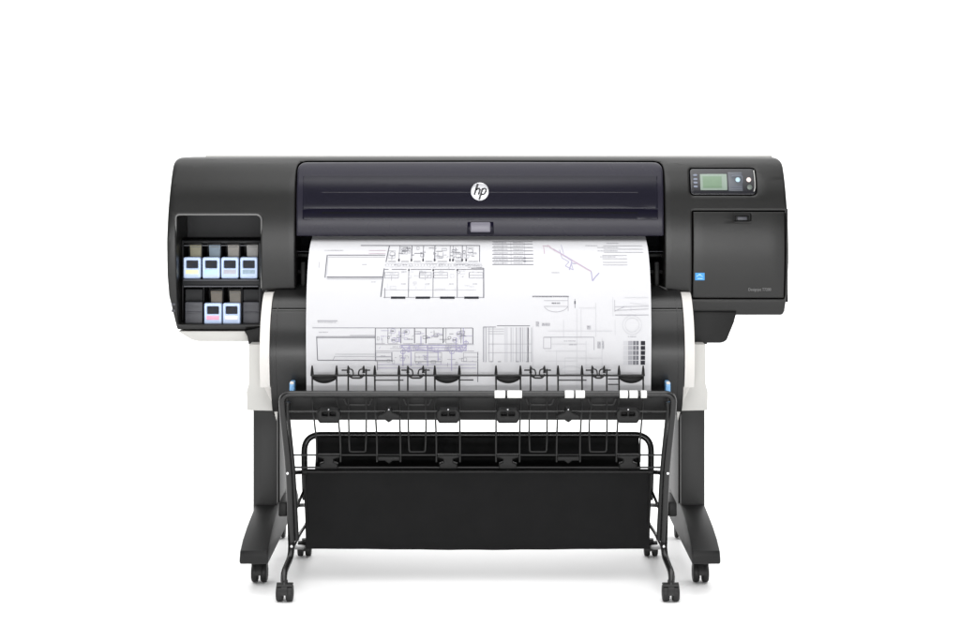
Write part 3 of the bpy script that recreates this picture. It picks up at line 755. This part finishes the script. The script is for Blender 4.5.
# main bent tube: leg, shoulder, top bar, shoulder, leg
Lp = [W(291.6, 547, -.20), W(289, 470, -.215), W(282.6, 412, -.235), W(281.6, 394.2, -.24)]
Rp = [p for p in mir(Lp, 1)][::-1]
b = NB(); tube(b, fillet(Lp + Rp, [.06, .03, .032, .032, .03, .06], 10), 0.0092, 14); frame = obj('tube_frame', b, M['tube'], BK)
for s in (-1, 1):
    b = NB(); tube(b, mir(fillet([W(296, 540, -.17), W(292.5, 470, -.185), W(286.6, 412, -.20), W(287.5, 402, -.20)], .05), s), 0.0085, 12)
    obj('rear_upright', b, M['wire'], BK)
    b = NB(); tube(b, mir(fillet([W(291.6, 540, -.20), W(291, 556, -.212), W(283.4, 574, -.285), W(284.4, 590, -.31)], [.03, .03], 8), s), 0.0088, 12, sx=1.0)
    obj('front_strut', b, M['tube'], BK)
    b = NB(); q = mir([W(292.5, 547, -.19), W(304.5, 547.5, .2)], s); tube(b, q, 0.007, 10)
    tube(b, mir(fillet([W(294, 545, -.18), W(301, 532, -.06), W(308, 522, .0), W(308, 505, .03)], .05), s), 0.0045, 10)
    tube(b, mir([W(292, 506, -.19), W(306, 505, .02)], s), 0.0055, 10)
    tube(b, mir(fillet([W(297, 507, -.12), W(301, 497, -.06), W(308, 482, .0)], .03), s), 0.004, 10)
    tube(b, mir([W(288, 473, -.21), W(304, 472, -.10)], s), 0.006, 10)
    obj('side_link', b, M['tube'], BK)
    for (x, y, Y) in ((287.6, 473.4, -.228), (291.6, 546.4, -.212)):
        b = NB(); disc(b, mir([W(x, y, Y)], s)[0], 0.0034, 0.006, 'Y', 16, 0.001); obj('bolt', b, M['bolt'], BK)
    b = NB()
    c0 = mir([W(284, 507, -.16)], s)[0]; box(b, c0.x - .012, c0.x + .012, -.19, -.05, c0.z - .02, c0.z + .018, .004)
    obj('latch_block', b, M['dark'], BK)
    bh, bw = NB(), NB(); c0 = mir([W(284.8, 600, -.30)], s)[0]; caster(bh, bw, c0.x, -.30, .055, .0455, .0225); c1 = obj('caster', bh, M['rubber'], BK); obj('wheel', bw, M['rubber'], c1)
    bh, bw = NB(), NB(); c0 = mir([W(304.6, 550, .20)], s)[0]; caster(bh, bw, c0.x, .20, .05, .040, .020); c1 = obj('caster', bh, M['rubber'], BK); obj('wheel', bw, M['rubber'], c1)
# arch that holds the basket's back edge
A = [W(305.5, 500, .02), W(304.5, 470, .03), W(304.2, 434.8, .05)]
b = NB(); tube(b, fillet(A + mir(A, 1)[::-1], [.03, .05, .05, .03], 10), 0.0088, 14); obj('arch_tube', b, M['tube'], BK)
# rods
for py, Y, r_ in ((455, -.16, .0024), (467.4, -.155, .0026)):
    b = NB(); q = [W(291, py, Y)]; tube(b, q + mir(q, 1), r_, 8); obj('cross_rod', b, M['wire'], BK)
b = NB(); q = [W(289, 411.4, -.236)]; tube(b, q + mir(q, 1), .0026, 8); obj('cross_rod', b, M['tube'], BK)
# dark fabric basket
def fabric(name, prof, m):
    """prof rows: (Y, Z, half width)"""
    b = NB(); n = 24; rows = []; c = (MC / 2 - 480) * S
    for (Y, Z, hw_) in prof:
        rows.append([b.verts.new((c + hw_ * (2 * i / n - 1), Y + .0025 * math.sin(i * 1.7 + Z * 9) * math.sin(math.pi * i / n), Z - .003 * math.sin(math.pi * i / n)**2)) for i in range(n + 1)])
    for a, d_ in zip(rows, rows[1:]):
        for i in range(n): b.faces.new((a[i], a[i + 1], d_[i + 1], d_[i]))
    g_ = bmesh.ops.solidify(b, geom=b.faces[:], thickness=0.0018)
    return obj(name, b, m, BK, 50)
zt, zbm = wz(471, -.13), wz(546.5, -.13)
prof = [(-.130, zt + .006, .4765)]
for i in range(1, 9): prof.append((-.130 + .010 * math.sin(math.pi * i / 8), zt + (zbm - zt) * i / 8, .4765 - .008 * i / 8))
prof += [(-.124, zbm - .008, .468), (-.105, zbm - .008, .468), (-.05, zbm + .010, .467), (.02, zbm + .045, .466), (.06, zbm + .09, .465), (.075, zbm + .16, .463), (.075, wz(465, .06), .462), (.055, wz(434.2, .05), .4555)]
fabric('fabric_basket', prof, M['cloth'])
b = NB(); q = [W(303.4, 471.6, -.135)]; tube(b, q + mir(q, 1), .0040, 10); obj('hem_bar', b, M['tube'], BK)
for s in (-1, 1):
    b = NB(); q = mir([W(304.5, 472, -.13)], s)[0]; disc(b, q, .008, .014, 'X', 14, .002)
    tube(b, mir(fillet([W(304.5, 472, -.13), W(305.5, 500, -.125), W(308, 547, -.12)], .05), s), .0035, 8); obj('hem_end', b, M['dark'], BK)

# top tray bar behind the tube
tray = panel('tray_bar', poly([(287, 396.5), (668, 396.5), (669.5, 421.5, 1), (286, 421.5, 1)]), M['dark'], BK, -.165, lambda px, py: interp([(396, .0), (404, 0), (410, .006), (414, .014), (421.5, .022)], py), .05, 1.0, 3)
for x0, x1 in ((494.6, 505.2), (507.4, 522), (565, 574), (575.6, 585), (620, 628), (629.6, 638), (641, 647)):
    b = NB(); a0 = wx(x0, -.25); a1 = wx(x1, -.25)
    disc(b, ((a0 + a1) / 2, -.24, wz(394.3, -.24)), .0104, a1 - a0, 'X', 24, .0012); obj('white_sleeve', b, M['sleeve'], frame)
for x0 in (344, 403.5, 526, 588):
    b = NB(); tube(b, fillet([W(x0, 399, -.185), W(x0 + 2.5, 405, -.19), W(x0 + 25.5, 405, -.19), W(x0 + 28, 399, -.185)], .004), .0019, 8); obj('tray_bracket', b, M['stand'], tray)

# wire guides: six wide pairs, alternate with four narrow looped pairs
wide = [(312.2, 336.6, 316.6, 340.6, True), (374.8, 399, 377, 400.5, False), (434.8, 459.4, 436.4, 460, True), (496, 520.4, 496, 519.6, True), (558, 582, 556.6, 580, False), (619, 643.2, 616.4, 640, True)]
for k, (xa, xb, xc, xd, roller) in enumerate(wide):
    b = NB()
    for (u, w_) in ((xa, xc), (xb, xd)):
        tube(b, fillet([W(u, 366.5, -.175), W(u, 378, -.178), W(u + .2, 396, -.205), W((u + w_) / 2, 423, -.200), W(w_, 440, -.17), W(w_, 462, -.165)], .03, 5), .0024, 8)
        tube(b, [W(u, 365.4, -.1755), W(u, 369, -.177), W(u, 376, -.178)], .0016, 8, .0050)
    if not roller:
        tube(b, [W(xa, 380.2, -.178), W(xb + 4.5, 380.2, -.178)], .0018, 8)
    wg = obj('wire_guide', b, M['wire'], BK)
    if roller:
        b = NB(); n = 12
        pts = [W(xa + (xb - xa) * i / n, 376.4 + 3.2 * math.sin(math.pi * i / n)**.6, -.170) for i in range(n + 1)]
        rings = []
        for i, p in enumerate(pts):
            rr_ = .006 + .0045 * math.sin(math.pi * i / n)
            rings.append([b.verts.new(p + Vector((0, math.cos(2 * math.pi * j / 12) * rr_, math.sin(2 * math.pi * j / 12) * rr_))) for j in range(12)])
        for a, c in zip(rings, rings[1:]):
            for j in range(12): b.faces.new((a[j], a[(j + 1) % 12], c[(j + 1) % 12], c[j]))
        b.faces.new(rings[0]); b.faces.new(rings[-1][::-1]); obj('roller', b, M['dark'], wg)
    # saddle clip on the tray bar and its twin on the lower rod
    b = NB(); m_ = (xc + xd) / 2
    if roller:
        panel('saddle_clip', poly([(m_ - 12, 412.5, 1), (m_ - 9, 409, 1), (m_ + 9, 409, 1), (m_ + 12, 412.5, 1), (m_ + 12, 419, 1.5), (m_ + 9, 423.5, 1), (m_ - 9, 423.5, 1), (m_ - 12, 419, 1.5)]), M['dark'], BK, -.246, None, .03, 1.4, 0, holes=[rr(m_ - 6.5, 412.6, m_ - 1.2, 416, .8), rr(m_ + 1.2, 412.6, m_ + 6.5, 416, .8)])
    else:
        panel('saddle_clip', poly([(m_ - 11.5, 415.5, 1), (m_ - 4, 412.5, 1), (m_ - 2, 408.5, 1), (m_ + 2, 408.5, 1), (m_ + 4, 412.5, 1), (m_ + 11.5, 415.5, 1), (m_ + 11.5, 419, 1), (m_ + 4, 420, 1), (m_, 423, 1), (m_ - 4, 420, 1), (m_ - 11.5, 419, 1)]), M['dark'], BK, -.246, None, .03, 1.2, 0)
    b = NB(); disc(b, W(m_, 409.6, -.250), .0022, .006, 'Y', 12, .0006); obj('clip_pin', b, M['metal'], BK)
    if roller:
        panel('rod_clip', poly([(m_ - 11.5, 455, 1), (m_ + 11.5, 455, 1), (m_ + 11.5, 457.6), (m_ + 5, 459.5), (m_ + 5, 462.5), (m_ + 9, 464), (m_ + 9, 469, 1), (m_ - 9, 469, 1), (m_ - 9, 464), (m_ - 5, 462.5), (m_ - 5, 459.5), (m_ - 11.5, 457.6)]), M['dark'], BK, -.172, None, .02, 1.4, 0)
    else:
        panel('rod_clip', poly([(m_ - 11.5, 456.5, 1), (m_ + 11.5, 456.5, 1), (m_ + 11.5, 461, 1), (m_ + 4, 461), (m_, 464, 1), (m_ - 4, 461), (m_ - 11.5, 461, 1)]), M['dark'], BK, -.172, None, .02, 1.2, 0)
for (xa, xb, xc, xd) in ((348.2, 362.4, 348.8, 366.4), (407.8, 425, 408.4, 426), (530.6, 547.6, 529, 547.2), (592.2, 608.4, 589, 607)):
    b = NB(); xb2 = xd - .2
    tube(b, fillet([W(xa, 371, -.178), W(xa, 396, -.205), W(xc, 424, -.200), W(xc + .3, 440, -.165), W(xc + .8, 451.8, -.16), W(xd - .8, 451.8, -.16), W(xd - .3, 440, -.165), W(xd, 424, -.200), W(xb2, 396, -.205), W(xb2, 369, -.178)],
                    [.03, .03, .01, .006, .006, .01, .03, .03], 5), .0023, 8)
    for sg, u in ((1, xa), (-1, xb2 - 2.5)):
        tube(b, fillet([W(u - sg * 6.5, 370.2, -.181), W(u, 370.2, -.181), W(u + sg * 1, 367, -.181)], .003, 4), .0021, 8)
        tube(b, [W(u, 365.6, -.181), W(u, 368.5, -.181), W(u, 373, -.181)], .0015, 8, .0042)
        tube(b, fillet([W(u, 369, -.182), W(u + sg * 4.4, 369.4, -.184), W(u + sg * 5.4, 375, -.184), W(u + sg * 1.6, 377.5, -.182), W(u, 374, -.181)], .006, 5), .0019, 8)
    tube(b, fillet([W(xa + 1, 374.5, -.182), W(xa + 3.4, 378, -.184), W(xb2 - 5, 378, -.184), W(xb2 - 2, 374.5, -.182)], .005, 5), .0026, 8)
    obj('wire_loop', b, M['wire'], BK)
b = NB(); tube(b, [W(312, 375.4, -.180), W(643.4, 375.4, -.180)], .0028, 8); obj('cross_rod', b, M['wire'], BK)
for (xa, xb, yy) in ((459.4, 473.5, 380), (608, 619, 379), (608, 619, 384.4)):
    b = NB(); tube(b, [W(xa, yy, -.18), W(xb, yy, -.18)], .0018, 8); obj('short_rod', b, M['wire'], BK)
